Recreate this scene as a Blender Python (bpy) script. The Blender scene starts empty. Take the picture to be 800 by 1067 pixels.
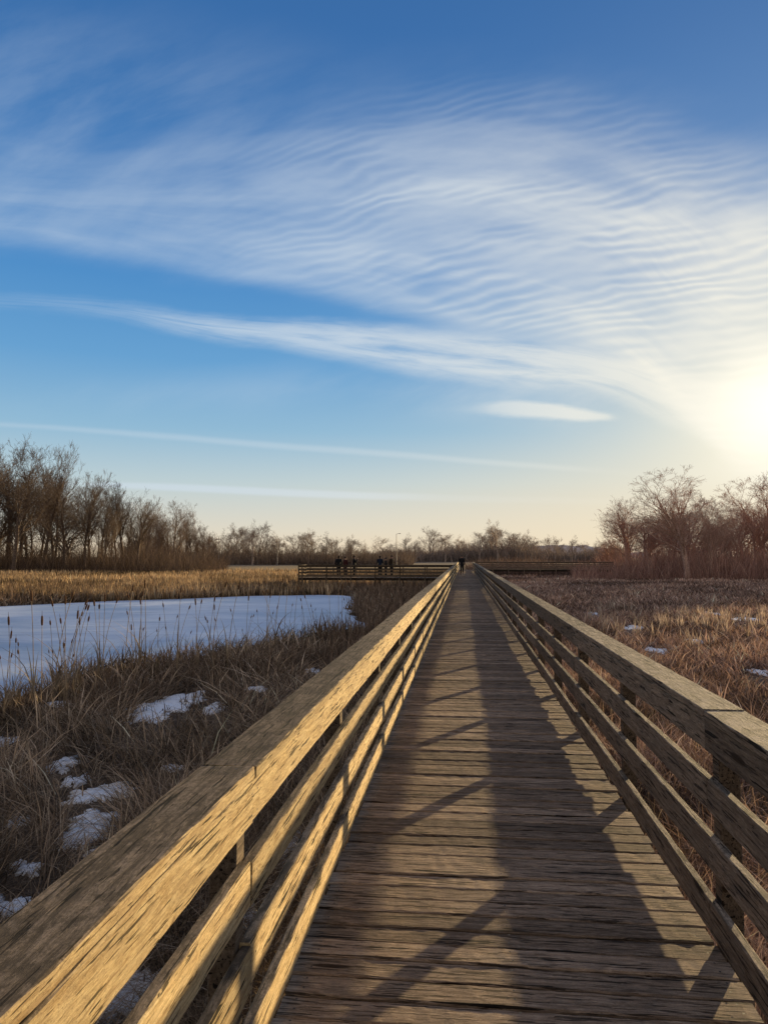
import bpy, bmesh, math, random
import numpy as np
from mathutils import Vector, Matrix, noise
random.seed(7); rng = np.random.default_rng(11)
S = bpy.context.scene; C = S.collection
R = math.radians
S.view_settings.view_transform = 'Standard'; S.view_settings.look = 'None'; S.view_settings.exposure = 0
# ------------------------------------------------------------ camera
W0, H0, FPX = 800.0, 1067.0, 775.0
HZ, VPX = 580.0, 483.0
PITCH = math.atan((HZ-H0/2)/FPX); YAW = math.atan((VPX-W0/2)/FPX)
EYE = 1.70; GZ = -0.90
cam = bpy.data.cameras.new('camera'); co = bpy.data.objects.new('camera', cam); C.objects.link(co)
co.location = (0, 0, EYE); co.rotation_euler = (math.pi/2+PITCH, 0, YAW)
cam.sensor_fit = 'VERTICAL'; cam.sensor_height = 36; cam.lens = FPX/H0*36; cam.clip_end = 20000; cam.clip_start = 0.02
S.camera = co
RM = co.rotation_euler.to_matrix()
def ray(px, py):
    return (RM @ Vector((px-W0/2, -(py-H0/2), -FPX))).normalized()
def ground(px, py, z=GZ):
    d = ray(px, py); t = (z-EYE)/d.z
    return Vector((d.x*t, d.y*t, z))
def wx(px, D):
    d = ray(px, HZ); return d.x/d.y*D
def uv(px, py):
    d = ray(px, py); return d.x/d.y, d.z/d.y
SUN = ray(812, 424)                      # brightest part of the thin cloud round the sun
AZ, EL = R(30.2), R(6.1)                 # direction of the direct light
LAMP = Vector((math.sin(AZ)*math.cos(EL), math.cos(AZ)*math.cos(EL), math.sin(EL)))
# ------------------------------------------------------------ helpers
def lin(c): return tuple(((x/255)/12.92 if x/255 <= .04045 else ((x/255+.055)/1.055)**2.4) for x in c)
def obj(name, me, mat=None, parent=None, kind=None, label=None, cat=None, group=None, loc=None):
    o = bpy.data.objects.new(name, me); C.objects.link(o)
    if mat is not None and me is not None and len(me.materials) == 0:
        for m in (mat if isinstance(mat, (list, tuple)) else [mat]): me.materials.append(m)
    if parent: o.parent = parent
    if kind: o['kind'] = kind
    if label: o['label'] = label
    if cat: o['category'] = cat
    if group: o['group'] = group
    if loc is not None: o.location = loc
    return o
def thing(name, label, cat, loc=(0,0,0), rotz=0, group=None):
    o = obj(name, None, label=label, cat=cat, group=group, loc=loc); o.rotation_euler = (0,0,rotz); return o
def smooth(me):
    me.polygons.foreach_set('use_smooth', [True]*len(me.polygons))
# ------------------------------------------------------------ node helper
class NT:
    def __init__(s, tree): s.t = tree; s.n = tree.nodes; s.l = tree.links
    def put(s, sock, v):
        if v is None: return
        if isinstance(v, bpy.types.NodeSocket): s.l.new(v, sock)
        else: sock.default_value = v
    def m(s, op, a, b=None, c=None, clamp=False):
        n = s.n.new('ShaderNodeMath'); n.operation = op; n.use_clamp = clamp
        s.put(n.inputs[0], a); s.put(n.inputs[1], b); s.put(n.inputs[2], c); return n.outputs[0]
    def vm(s, op, a, b=None, out=0):
        n = s.n.new('ShaderNodeVectorMath'); n.operation = op
        s.put(n.inputs[0], a); s.put(n.inputs[1], b); return n.outputs[out]
    def comb(s, x, y, z):
        n = s.n.new('ShaderNodeCombineXYZ')
        for i, v in enumerate((x,y,z)): s.put(n.inputs[i], v)
        return n.outputs[0]
    def sep(s, v):
        n = s.n.new('ShaderNodeSeparateXYZ'); s.put(n.inputs[0], v); return n.outputs
    def noise(s, v, scale=1.0, detail=4, rough=.5, dist=0.0):
        n = s.n.new('ShaderNodeTexNoise'); s.put(n.inputs['Vector'], v)
        n.inputs['Scale'].default_value = scale; n.inputs['Detail'].default_value = detail
        n.inputs['Roughness'].default_value = rough; n.inputs['Distortion'].default_value = dist
        return n.outputs[0]
    def mr(s, v, a, b, c=0.0, d=1.0, sm=True):
        n = s.n.new('ShaderNodeMapRange'); n.interpolation_type = 'SMOOTHSTEP' if sm else 'LINEAR'
        for i, x in enumerate((v,a,b,c,d)): s.put(n.inputs[i], x)
        return n.outputs[0]
    def mix(s, f, a, b, mode='MIX'):
        n = s.n.new('ShaderNodeMix'); n.data_type = 'RGBA'; n.blend_type = mode
        s.put(n.inputs[0], f)
        for i, v in ((6,a),(7,b)):
            if not isinstance(v, bpy.types.NodeSocket) and len(v) == 3: v = (*v, 1)
            s.put(n.inputs[i], v)
        return n.outputs[2]
    def ramp(s, f, stops):
        n = s.n.new('ShaderNodeValToRGB'); s.put(n.inputs[0], f); e = n.color_ramp.elements
        while len(e) < len(stops): e.new(.5)
        for i, (p, c) in enumerate(stops):
            e[i].position = p; e[i].color = (*c, 1) if len(c) == 3 else c
        return n.outputs[0]
    def curve(s, f, pts):
        n = s.n.new('ShaderNodeFloatCurve'); s.put(n.inputs[1], f); c = n.mapping.curves[0]
        pts = sorted(pts)
        c.points[0].location = pts[0]; c.points[1].location = pts[-1]
        for p in pts[1:-1]: c.points.new(*p)
        n.mapping.update(); return n.outputs[0]
# ------------------------------------------------------------ world
w = bpy.data.worlds.new('World'); S.world = w; w.use_nodes = True
N = NT(w.node_tree)
for x in list(N.n): N.n.remove(x)
tc = N.n.new('ShaderNodeTexCoord').outputs['Generated']
dx, dy, dz = N.sep(tc)
yy = N.m('MAXIMUM', dy, .08)
U = N.m('DIVIDE', dx, yy); Vv = N.m('DIVIDE', dz, yy)
un = N.m('DIVIDE', N.m('ADD', U, .9), 1.8, clamp=True)
def zof(py): return max(0, ray(300, py).z)/.75
base = N.ramp(N.m('DIVIDE', dz, .75, clamp=True), [
    (zof(580), lin((238,216,184))), (zof(552), lin((222,217,202))), (zof(505), lin((190,209,215))), (zof(450), lin((146,188,216))),
    (zof(380), lin((104,163,212))), (zof(290), lin((76,141,202))), (zof(180), lin((64,124,187))), (zof(60), lin((60,113,174))), (.97, lin((50,98,158)))])
sky = N.n.new('ShaderNodeTexSky'); sky.sky_type = 'NISHITA'; sky.sun_disc = False
sky.sun_elevation = EL; sky.sun_rotation = AZ
nish = N.vm('SCALE', sky.outputs[0]); nish.node.inputs['Scale'].default_value = .08
base = N.mix(.05, base, nish)
# warm grey added to the unseen sky behind and overhead as neutral fill light
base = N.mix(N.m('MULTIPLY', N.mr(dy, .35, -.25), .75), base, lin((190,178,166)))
sd = N.m('MAXIMUM', N.vm('DOT_PRODUCT', tc, tuple(SUN), out='Value'), 0.0)
g0 = N.m('POWER', sd, 7); g1 = N.m('POWER', sd, 20); g2 = N.m('POWER', sd, 110); g3 = N.m('POWER', sd, 520)
low = N.mr(dz, .0, .42, 1.0, 0.0); low2 = N.mr(dz, .0, .17, 1.0, 0.0)
base = N.mix(N.m('MULTIPLY', g1, N.m('ADD', .20, N.m('MULTIPLY', low, .50))), base, lin((236,231,210)))
base = N.mix(N.m('MULTIPLY', N.m('MULTIPLY', g0, low2), .75), base, lin((245,226,192)))
base = N.mix(N.m('MULTIPLY', g2, .75, clamp=True), base, (.96,.89,.70))
def curvepts(pts):
    return [((uv(*p)[0]+.9)/1.8, max(0, min(1, uv(*p)[1]))) for p in pts]
wv = N.comb(U, N.m('MULTIPLY', Vv, 2.0), 0.0)
wn = N.m('SUBTRACT', N.noise(wv, 3, 2, .5), .5)
wn2 = N.m('SUBTRACT', N.noise(N.comb(N.m('MULTIPLY', U, 2.2), N.m('MULTIPLY', Vv, 9), 3.3), 4, 6, .65), .5)
def band(top, bot, st, sb, warp, w2=0.02):
    T = N.curve(un, curvepts(top)); B = N.curve(un, curvepts(bot))
    v = N.m('ADD', N.m('ADD', Vv, N.m('MULTIPLY', wn, warp)), N.m('MULTIPLY', wn2, w2))
    lo = N.mr(v, N.m('SUBTRACT', B, sb), N.m('ADD', B, sb))
    hi = N.mr(v, N.m('SUBTRACT', T, st), N.m('ADD', T, st), 1.0, 0.0)
    t = N.m('DIVIDE', N.m('SUBTRACT', Vv, B), N.m('MAXIMUM', N.m('SUBTRACT', T, B), .01))
    return N.m('MULTIPLY', lo, hi), t
def along(pts):
    return N.curve(un, [((uv(px,400)[0]+.9)/1.8, d) for px, d in pts])
# A : big fan of cirrus, soft feathery veil carrying fine closely spaced curved ripples
mA, tA = band([(-150,140),(0,165),(150,165),(300,150),(420,140),(520,135),(600,145),(700,175),(800,205),(950,225)],
              [(-150,245),(0,250),(150,268),(260,290),(400,318),(480,338),(560,352),(640,372),(720,440),(800,500),(950,520)], .095, .020, .03, .016)
fib = N.noise(N.comb(N.m('MULTIPLY', U, 2.0), N.m('ADD', N.m('MULTIPLY', tA, 2.6), N.m('MULTIPLY', wn, .9)), 1.7), 1.3, 5, .50, .3)
ph0 = N.noise(N.comb(N.m('MULTIPLY', U, 1.6), N.m('MULTIPLY', Vv, 3.2), 21.0), 2.2, 3, .5, .2)
ph1 = N.noise(N.comb(N.m('MULTIPLY', U, 9), N.m('MULTIPLY', Vv, 22), 27.0), 1.0, 2, .5, .2)
arc = N.m('ADD', N.m('SUBTRACT', N.m('MULTIPLY', Vv, 72), N.m('MULTIPLY', U, 14)), N.m('MULTIPLY', N.m('MULTIPLY', U, U), 9))
phase = N.m('ADD', N.m('MULTIPLY', arc, 6.2832), N.m('ADD', N.m('MULTIPLY', ph0, 38), N.m('MULTIPLY', ph1, 5.5)))
ripA = N.m('POWER', N.m('ADD', .5, N.m('MULTIPLY', N.m('SINE', phase), .5)), 1.3)
patch = N.noise(N.comb(N.m('MULTIPLY', U, 3.2), N.m('MULTIPLY', Vv, 8), 12.0), 1.7, 3, .55)
ripw = N.m('MULTIPLY', N.m('MULTIPLY', N.mr(U, -.45, -.05), N.mr(tA, -.1, .15, .3, 1.0)), N.mr(patch, .36, .60, .12, 1.0))
texA = N.m('MULTIPLY', N.m('ADD', .34, N.m('MULTIPLY', N.mr(fib, .28, .74), .68)),
           N.m('SUBTRACT', 1.0, N.m('MULTIPLY', N.m('MULTIPLY', N.m('SUBTRACT', 1.0, ripA), ripw), .50)))
dA = N.m('MULTIPLY', N.m('MULTIPLY', mA, texA), along([(-150,.22),(0,.34),(200,.46),(380,.74),(520,.94),(700,1.0),(950,.95)]))
# V : soft veil behind the fan
mV, tV = band([(-150,10),(0,30),(200,70),(400,115),(600,125),(800,180),(950,190)],
              [(-150,270),(0,255),(200,280),(400,322),(560,352),(700,430),(800,520),(950,540)], .12, .03, .08)
vn = N.noise(N.comb(N.m('MULTIPLY', U, 2.0), N.m('ADD', N.m('MULTIPLY', Vv, 5), N.m('MULTIPLY', U, -1.6)), 5.0), 1.3, 6, .58, .2)
dV = N.m('MULTIPLY', N.m('MULTIPLY', mV, N.mr(vn, .34, .72)), along([(-150,.38),(0,.44),(300,.42),(560,.58),(800,.72),(950,.7)]))
# B : long streak
mB, tB = band([(-150,308),(0,311),(120,318),(250,334),(400,341),(520,352),(620,366),(700,385),(800,400),(950,400)],
              [(-150,312),(0,317),(120,328),(200,346),(300,362),(400,382),(520,398),(640,412),(700,440),(800,470),(950,480)], .014, .016, .014, .018)
sB = N.noise(N.comb(N.m('MULTIPLY', U, 5), N.m('MULTIPLY', tB, 2.2), 4.0), 1.5, 6, .58, .3)
dB = N.m('MULTIPLY', N.m('MULTIPLY', mB, N.mr(sB, .08, .64)), along([(-150,.1),(0,.28),(150,.52),(250,.82),(500,.88),(700,.85),(950,.8)]))
# H : thin haze below the streak
mH, tH = band([(-150,405),(0,405),(200,400),(400,385),(600,400),(800,430),(950,430)], [(-150,430),(0,425),(200,425),(400,425),(600,445),(800,520),(950,520)], .03, .03, .03)
dH = N.m('MULTIPLY', N.m('MULTIPLY', mH, N.mr(vn, .35, .65)), along([(-150,.2),(0,.22),(300,.35),(500,.6),(800,.6),(950,.5)]))
# C : lens cloud
mC, tC = band([(400,431),(480,424),(540,419),(600,425),(660,435)], [(400,432),(480,430),(540,434),(600,438),(660,437)], .005, .005, .006, .014)
dC = N.m('MULTIPLY', mC, along([(-150,0),(400,0),(470,.05),(520,.6),(600,.8),(635,.5),(650,0),(950,0)]))
# D, E : contrails
mD, _ = band([(-150,433),(0,440),(300,462),(600,486),(950,512)], [(-150,436),(0,444),(300,468),(600,491),(950,518)], .0035, .0035, .004, .004)
dD = N.m('MULTIPLY', mD, along([(-150,.5),(0,.5),(250,.6),(560,.5),(640,.1),(950,0)]))
mE, _ = band([(-150,498),(90,502),(200,505),(380,513),(600,519),(950,525)], [(-150,501),(90,507),(200,512),(380,520),(600,525),(950,531)], .003, .003, .003, .003)
dE = N.m('MULTIPLY', mE, along([(-150,0),(80,.2),(130,.85),(350,.8),(480,.2),(950,0)]))
keep = None
for d_, k in ((dV,.52),(dA,.86),(dB,.80),(dH,.5),(dC,.85),(dD,.45),(dE,.7)):
    x = N.m('SUBTRACT', 1.0, N.m('MULTIPLY', d_, k, clamp=True))
    keep = x if keep is None else N.m('MULTIPLY', keep, x)
dens = N.m('SUBTRACT', 1.0, keep)
ccol = N.mix(N.m('MULTIPLY', N.m('POWER', sd, 10), 1.2, clamp=True), lin((206,220,232)), lin((248,244,230)))
col = N.mix(dens, base, ccol)
add = N.mix(1.0, col, N.vm('SCALE', (1.0,.88,.64)), 'ADD')
scl = add.node.inputs[7].links[0].from_node
N.put(scl.inputs['Scale'], N.m('ADD', N.m('MULTIPLY', g2, .04), N.m('MULTIPLY', g3, .32)))
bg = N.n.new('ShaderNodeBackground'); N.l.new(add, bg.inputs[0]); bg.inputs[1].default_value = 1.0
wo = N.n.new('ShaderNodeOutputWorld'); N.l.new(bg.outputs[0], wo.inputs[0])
# ------------------------------------------------------------ sun
sl = bpy.data.lights.new('sun', 'SUN'); sl.energy = 9.0; sl.angle = R(.6); sl.color = (1.0,.75,.40)
so = bpy.data.objects.new('sun', sl); C.objects.link(so); so.rotation_euler = LAMP.to_track_quat('Z','Y').to_euler()
# ------------------------------------------------------------ materials
def newmat(name):
    m = bpy.data.materials.new(name); m.use_nodes = True; n = NT(m.node_tree)
    for x in list(n.n): n.n.remove(x)
    out = n.n.new('ShaderNodeOutputMaterial'); return m, n, out
def pbr(n, out, col, rough=.8, spec=.3, bump=None, bstr=.3, bdist=.01):
    p = n.n.new('ShaderNodeBsdfPrincipled')
    if not isinstance(col, bpy.types.NodeSocket): col = (*col, 1)
    n.put(p.inputs['Base Color'], col); n.put(p.inputs['Roughness'], rough); p.inputs['Specular IOR Level'].default_value = spec
    if bump is not None:
        b = n.n.new('ShaderNodeBump'); b.inputs['Strength'].default_value = bstr; b.inputs['Distance'].default_value = bdist
        n.l.new(bump, b.inputs['Height']); n.l.new(b.outputs[0], p.inputs['Normal'])
    n.l.new(p.outputs[0], out.inputs[0]); return p
def wood(name, c_dark, c_mid, c_light, axis='Y', grey=(.20,.18,.16), gmix=.5, topgrey=None, crk=.58, bd=.006, tlo=.70, tamp=.55):
    m, n, out = newmat(name)
    o = n.n.new('ShaderNodeTexCoord').outputs['Object']
    a = n.n.new('ShaderNodeAttribute'); a.attribute_name = 'rnd'; r = a.outputs['Fac']
    v = n.vm('ADD', o, n.comb(n.m('MULTIPLY', r, 37.0), n.m('MULTIPLY', r, 91.0), n.m('MULTIPLY', r, 13.0)))
    def sc(al, ac): return n.vm('MULTIPLY', v, (ac, al, ac) if axis == 'Y' else (al, ac, ac))
    warp = n.noise(sc(2.0, 5), 1, 3, .5)
    vw = n.vm('ADD', sc(2.2, 62), n.comb(n.m('MULTIPLY', warp, 7), n.m('MULTIPLY', warp, 1), n.m('MULTIPLY', warp, 7)))
    g = n.noise(vw, 1, 7, .72, .3)
    fine = n.noise(sc(22, 260), 1, 5, .8)
    crack = n.mr(n.noise(sc(4.0, 85), 1, 3, .6, .4), crk, crk+.03)
    crack2 = n.mr(n.noise(n.vm('ADD', sc(1.6, 42), (5.5,1.5,9.5)), 1, 3, .55, .5), .64, .652)
    blot = n.noise(sc(7.0, 13), 1, 9, .78)
    rough_ = n.noise(sc(55, 75), 1, 6, .8)
    speck = n.mr(n.noise(sc(100, 170), 1, 4, .8), .55, .63)
    kn = n.n.new('ShaderNodeTexVoronoi'); n.l.new(sc(1.0, 5.5), kn.inputs['Vector']); kn.inputs['Scale'].default_value = 1.0
    knot = n.mr(kn.outputs['Distance'], .06, .11, 1.0, 0.0)
    ring = n.m('MULTIPLY', n.mr(kn.outputs['Distance'], .10, .32, 1.0, 0.0), n.m('ADD', .5, n.m('MULTIPLY', n.m('SINE', n.m('MULTIPLY', kn.outputs['Distance'], 110)), .5)))
    c = n.ramp(g, [(.34, c_dark), (.48, c_mid), (.62, c_light)])
    c = n.mix(n.m('MULTIPLY', n.mr(fine, .40, .60), .5), c, n.mix(1.0, c, (.42,.38,.35), 'MULTIPLY'))
    c = n.mix(n.m('MULTIPLY', n.mr(blot, .45, .60), gmix), c, grey)
    if topgrey:
        nz = n.sep(n.n.new('ShaderNodeNewGeometry').outputs['True Normal'])[2]
        tg = n.mix(n.mr(g, .38, .60), tuple(x*.5 for x in topgrey), tuple(x*1.5 for x in topgrey))
        tg = n.mix(n.m('MULTIPLY', n.mr(blot, .49, .56), .72), tg, tuple(x*.28 for x in topgrey))
        tg = n.mix(n.m('MULTIPLY', n.mr(rough_, .48, .58), .5), tg, tuple(x*.32 for x in topgrey))
        c = n.mix(n.m('MULTIPLY', n.mr(nz, .6, .8), .94), c, tg)
    tint = n.m('ADD', tlo, n.m('MULTIPLY', n.m('FRACT', n.m('MULTIPLY', r, 7.31)), tamp))
    c = n.mix(1.0, c, n.comb(tint, tint, tint), 'MULTIPLY')
    c = n.mix(n.m('MULTIPLY', speck, .4), c, (.05,.036,.027))
    c = n.mix(n.m('MULTIPLY', ring, .30), c, (.08,.05,.03))
    c = n.mix(n.m('MULTIPLY', crack, .82), c, (.022,.016,.012))
    c = n.mix(n.m('MULTIPLY', crack2, .93), c, (.010,.008,.006))
    c = n.mix(n.m('MULTIPLY', knot, .88), c, (.03,.018,.010))
    h = n.m('SUBTRACT', n.m('ADD', n.m('ADD', n.m('MULTIPLY', g, 1.0), n.m('MULTIPLY', fine, .8)), n.m('MULTIPLY', rough_, .5)), n.m('ADD', n.m('MULTIPLY', crack, 1.1), n.m('MULTIPLY', crack2, 1.8)))
    pbr(n, out, c, n.m('ADD', .76, n.m('MULTIPLY', g, .22)), .12, h, .9, bd)
    return m
M_RAIL = wood('rail_wood_painted_sunlit', (.36,.235,.11), (.62,.455,.235), (.80,.63,.36), 'Y', (.42,.31,.185), .4, (.205,.155,.112), .60)  # left rail wood, sunlit gold put into the base colour
M_RAIL_R = wood('rail_wood_painted_shade', (.10,.075,.052), (.205,.155,.112), (.31,.245,.18), 'Y', (.14,.115,.09), .5, (.30,.235,.17))  # same wood darkened: shade of the inward side painted into the colour
M_RAIL_D = wood('platform_rail_wood', (.10,.07,.045), (.20,.145,.095), (.30,.225,.15), 'Y', (.13,.105,.085), .55, (.15,.12,.09))
M_DECK = wood('weathered_deck_wood', (.13,.092,.062), (.34,.25,.175), (.52,.40,.29), 'X', (.19,.15,.115), .55, None, .58, .008, .58, .75)
M_POST = wood('post_wood', (.07,.05,.034), (.15,.11,.075), (.22,.17,.12), 'Y', (.10,.08,.062), .5)
def plain(name, c, rough=.8, spec=.3, nsc=8, amt=.35):
    m, n, out = newmat(name); o = n.n.new('ShaderNodeTexCoord').outputs['Object']
    f = n.noise(o, nsc, 4, .6); col = n.mix(n.mr(f, .3, .7), tuple(x*(1-amt) for x in c), tuple(x*(1+amt) for x in c))
    pbr(n, out, col, rough, spec); return m
M_NAIL = plain('nail_steel', (.03,.024,.02), .6, .5, 200)
M_STRING = plain('stringer_wood', (.04,.03,.023), .95, .05)
M_DARK = plain('far_railing_wood', (.20,.15,.115), .95, .03)
def blade_mat(name, tr=.35, mul=(1,1,1)):
    m, n, out = newmat(name)
    a = n.n.new('ShaderNodeAttribute'); a.attribute_name = 'Col'
    c = n.mix(1.0, a.outputs['Color'], mul, 'MULTIPLY')
    d = n.n.new('ShaderNodeBsdfDiffuse'); t = n.n.new('ShaderNodeBsdfTranslucent')
    n.l.new(c, d.inputs[0]); n.l.new(c, t.inputs[0])
    mx = n.n.new('ShaderNodeMixShader'); mx.inputs[0].default_value = tr
    n.l.new(d.outputs[0], mx.inputs[1]); n.l.new(t.outputs[0], mx.inputs[2]); n.l.new(mx.outputs[0], out.inputs[0]); return m
M_BLADE = blade_mat('dry_grass', .24)
M_MAT = blade_mat('matted_grass', .15)
M_TWIGS = blade_mat('thicket_twigs', .15)
# ------------------------------------------------------------ board builder
class Boards:
    def __init__(s): s.v=[]; s.f=[]; s.r=[]; s.mi=[]
    def add(s, axis, a0, a1, c1, c2, w1, w2, seg=6, ch=.005, wob=.002, rnd=None, jit=.25):
        rnd = random.random() if rnd is None else rnd
        hw, hh = w1/2, w2/2; b = len(s.v)
        ring = [(-hw+ch,-hh),(hw-ch,-hh),(hw,-hh+ch),(hw,hh-ch),(hw-ch,hh),(-hw+ch,hh),(-hw,hh-ch),(-hw,-hh+ch)]
        p1 = random.uniform(0,6); p2 = random.uniform(0,6); tw = random.uniform(-1,1)*wob*3
        for i in range(seg+1):
            t = i/seg; a = a0+(a1-a0)*t
            o1 = wob*math.sin(p1+t*3.1)*1.2; o2 = wob*math.sin(p2+t*2.6); an = tw*(t-.5)*2
            for (x, y) in ring:
                jx = random.uniform(-1,1)*wob*jit; jy = random.uniform(-1,1)*wob*jit
                q = (c1+x+o1-y*an+jx, c2+y+o2+x*an+jy)
                s.v.append((q[0], a, q[1]) if axis=='Y' else (a, q[0], q[1]) if axis=='X' else (q[0], q[1], a)); s.r.append(rnd)
        fl = axis != 'Y'
        for i in range(seg):
            for k in range(8):
                q = (b+i*8+k, b+i*8+(k+1)%8, b+(i+1)*8+(k+1)%8, b+(i+1)*8+k)
                s.f.append(q if fl else q[::-1]); s.mi.append(0)
        e0 = tuple(b+k for k in range(8)); e1 = tuple(b+seg*8+k for k in range(8))
        s.f.append(e0[::-1] if fl else e0); s.f.append(e1 if fl else e1[::-1]); s.mi += [0,0]
    def disc(s, c, nrm, r=.0045, mi=1):
        b = len(s.v); n = Vector(nrm); t = n.orthogonal().normalized(); u = n.cross(t)
        for k in range(8):
            an = k*math.pi/4; p = Vector(c)+t*math.cos(an)*r+u*math.sin(an)*r; s.v.append(tuple(p)); s.r.append(.5)
        s.f.append(tuple(b+k for k in range(8))); s.mi.append(mi)
    def mesh(s, name):
        me = bpy.data.meshes.new(name); me.from_pydata(s.v, [], s.f)
        at = me.attributes.new('rnd', 'FLOAT', 'POINT'); at.data.foreach_set('value', s.r)
        me.polygons.foreach_set('material_index', s.mi); me.update(); return me
def build(name, B, mats, parent=None, **k):
    me = B.mesh(name)
    for m in (mats if isinstance(mats,(list,tuple)) else [mats]): me.materials.append(m)
    return obj(name, me, None, parent, **k)
# ------------------------------------------------------------ railings
ROWS = [(.84,.978),(.58,.72),(.32,.46),(.055,.195)]
ROWS_R = [(.84,.978),(.58,.72),(.325,.465),(.05,.19)]
def railing(label, loc, rotz, length, side, first=4.0, plen=4.0, near=False, posts=None, mat=None, group=None, zbot=GZ-.25, rows=ROWS):
    t = thing('railing', label, 'railing', loc, rotz, group); mat = mat or M_RAIL
    cuts = [0.0]; y = first
    while y < length-.3: cuts.append(y); y += plen
    cuts.append(length); base = loc[2]
    for a, b in zip(cuts[:-1], cuts[1:]):
        g = .003 if a < 25 else .005; sg = 50 if near and a < 12 else 8
        B = Boards(); B.add('Y', a+g, b-g, side*.085+random.uniform(-.004,.004), 1.001+random.uniform(-.003,.003), .18, .038, sg, .004, .0024, None, .6)
        if near and a < 14:
            for yy_ in (a+.05, b-.05, (a+b)/2):
                for xx in (.045, .125): B.disc((side*xx, yy_, 1.0255), (0,0,1))
        build('cap_board', B, [mat, M_NAIL], t)
        for i, (z0, z1) in enumerate(rows):
            B = Boards(); B.add('Y', a+g, b-g, side*.022+random.uniform(-.002,.002), (z0+z1)/2+random.uniform(-.003,.003)*(i > 0), .038, z1-z0, sg, .0045, .003, None, .45)
            if near and a < 14:
                for yy_ in (a+.03, b-.03, (a+b)/2):
                    for zz in (z0+.035, z1-.035): B.disc((-side*.0035, yy_, zz), (-side,0,0))
            build('rail_board', B, [mat, M_NAIL], t)
    for y in (posts if posts is not None else [c for c in cuts] ):
        B = Boards(); B.add('Z', zbot-base, .975, side*(.038+.051), y, .09, .09, 3, .006, .001); build('post', B, M_DARK if mat is M_DARK else M_POST, t)
    return t
def prange(a, b, st):
    r = []; y = a
    while y < b: r.append(y); y += st
    return r
Y0 = -3.6
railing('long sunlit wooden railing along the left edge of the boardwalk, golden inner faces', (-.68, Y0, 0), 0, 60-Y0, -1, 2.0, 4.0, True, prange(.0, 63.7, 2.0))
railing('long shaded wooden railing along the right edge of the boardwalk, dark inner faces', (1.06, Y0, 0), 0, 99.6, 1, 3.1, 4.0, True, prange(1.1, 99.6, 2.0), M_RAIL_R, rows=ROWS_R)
railing('far continuation of the left boardwalk railing behind the side platform', (-.68, 63.2, 0), 0, 32.8, -1, 4.0, 4.0, False, prange(.1, 33, 2.0))
pl = math.pi/2
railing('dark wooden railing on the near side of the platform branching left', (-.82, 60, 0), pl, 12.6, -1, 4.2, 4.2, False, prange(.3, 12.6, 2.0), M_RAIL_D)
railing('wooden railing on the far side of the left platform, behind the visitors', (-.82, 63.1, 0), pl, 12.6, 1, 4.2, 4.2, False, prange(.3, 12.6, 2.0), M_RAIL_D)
railing('short end railing closing the left tip of the side platform', (-13.40, 60.1, 0), 0, 2.9, -1, 9, 9, False, [.1, 1.45, 2.8], M_RAIL_D)
railing('faint distant railing on the near side of the walkway branching right', (1.4, 97.5, .0), -pl, 17.5, 1, 4.2, 4.2, False, prange(.3, 17.5, 2.0), M_DARK)
railing('faint distant railing on the far side of the walkway branching right', (1.4, 100.3, .0), -pl, 17.5, -1, 4.2, 4.2, False, prange(.3, 17.5, 2.0), M_DARK)
# ------------------------------------------------------------ decks
def deck(loc, rotz, x0, x1, y0, y1, nails=False, mat=None):
    B = Boards(); y = y0
    while y < y1:
        near = y < 16; wd = .1315+ (random.uniform(-.003,.002) if near else 0)
        if near: B.add('X', x0+random.uniform(-.012,.012), x1+random.uniform(-.012,.012), y+wd/2, -.019+random.uniform(-.004,.004), wd, .038, 40, .006, .0017, None, .85)
        else: B.add('X', x0, x1, y+wd/2, -.019+random.uniform(-.003,.003), wd, .038, 2, .005, .0015)
        if nails and near and y > .5:
            for xx in (x0+.07, (x0+x1)/2, x1-.07):
                for q in (.035, .1): B.disc((xx+random.uniform(-.008,.008), y+q+random.uniform(-.005,.005), .0065), (0,0,1), .005)
        y += .1425
    t = obj('boardwalk', None, kind='structure', loc=loc); t.rotation_euler = (0,0,rotz)
    build('plank_deck', B, [mat or M_DECK, M_NAIL], t)
    for xx in (x0+.05, (x0+x1)/2, x1-.05):
        b = Boards(); b.add('Y', y0, y1, xx, -.14, .045, .185, 4, .004, .001); build('stringer', b, M_STRING, t)
    return t
deck((0,0,0), 0, -.712, 1.092, Y0, 97.4, True)
deck((-.82,60,0), pl, .03, 3.06, 0, 12.6)
deck((1.4,100.3,.0), -pl, .03, 2.76, 0, 17.5, mat=M_STRING)
# ------------------------------------------------------------ pond
shore_px = [(-900,640),(-300,636),(0,632),(60,629),(120,626),(190,624),(260,621),(330,620),(366,621),(372,630),(362,641),(384,650),(372,657),(330,661),(290,668),(240,676),(200,686),
            (160,690),(120,694),(90,700),(50,716),(20,728),(-20,742),(-120,762),(-300,800),(-900,830)]
pond = [ground(*p, z=GZ+.02) for p in shore_px]
pp = []
for i in range(len(pond)):
    a, b = pond[i], pond[(i+1)%len(pond)]; n = max(2, min(40, int((a-b).length/.6)))
    for k in range(n):
        p = a.lerp(b, k/n); q = noise.noise(Vector((p.x*.5, p.y*.5, 1)))*.55+noise.noise(Vector((p.x*1.7, p.y*1.7, 4)))*.25
        pp.append((p.x+q, p.y+q*1.3))
PP = np.array(pp)
def inpoly(x, y, P):
    c = np.zeros(len(x), bool); n = len(P); j = n-1
    for i in range(n):
        xi, yi = P[i]; xj, yj = P[j]
        m = ((yi > y) != (yj > y)) & (x < (xj-xi)*(y-yi)/(yj-yi+1e-12)+xi); c ^= m; j = i
    return c
bm = bmesh.new(); vs = [bm.verts.new((x, y, GZ+.02)) for x, y in pp]; f = bm.faces.new(vs)
bm.normal_update(); bmesh.ops.triangulate(bm, faces=bm.faces[:]); bm.normal_update()
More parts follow.
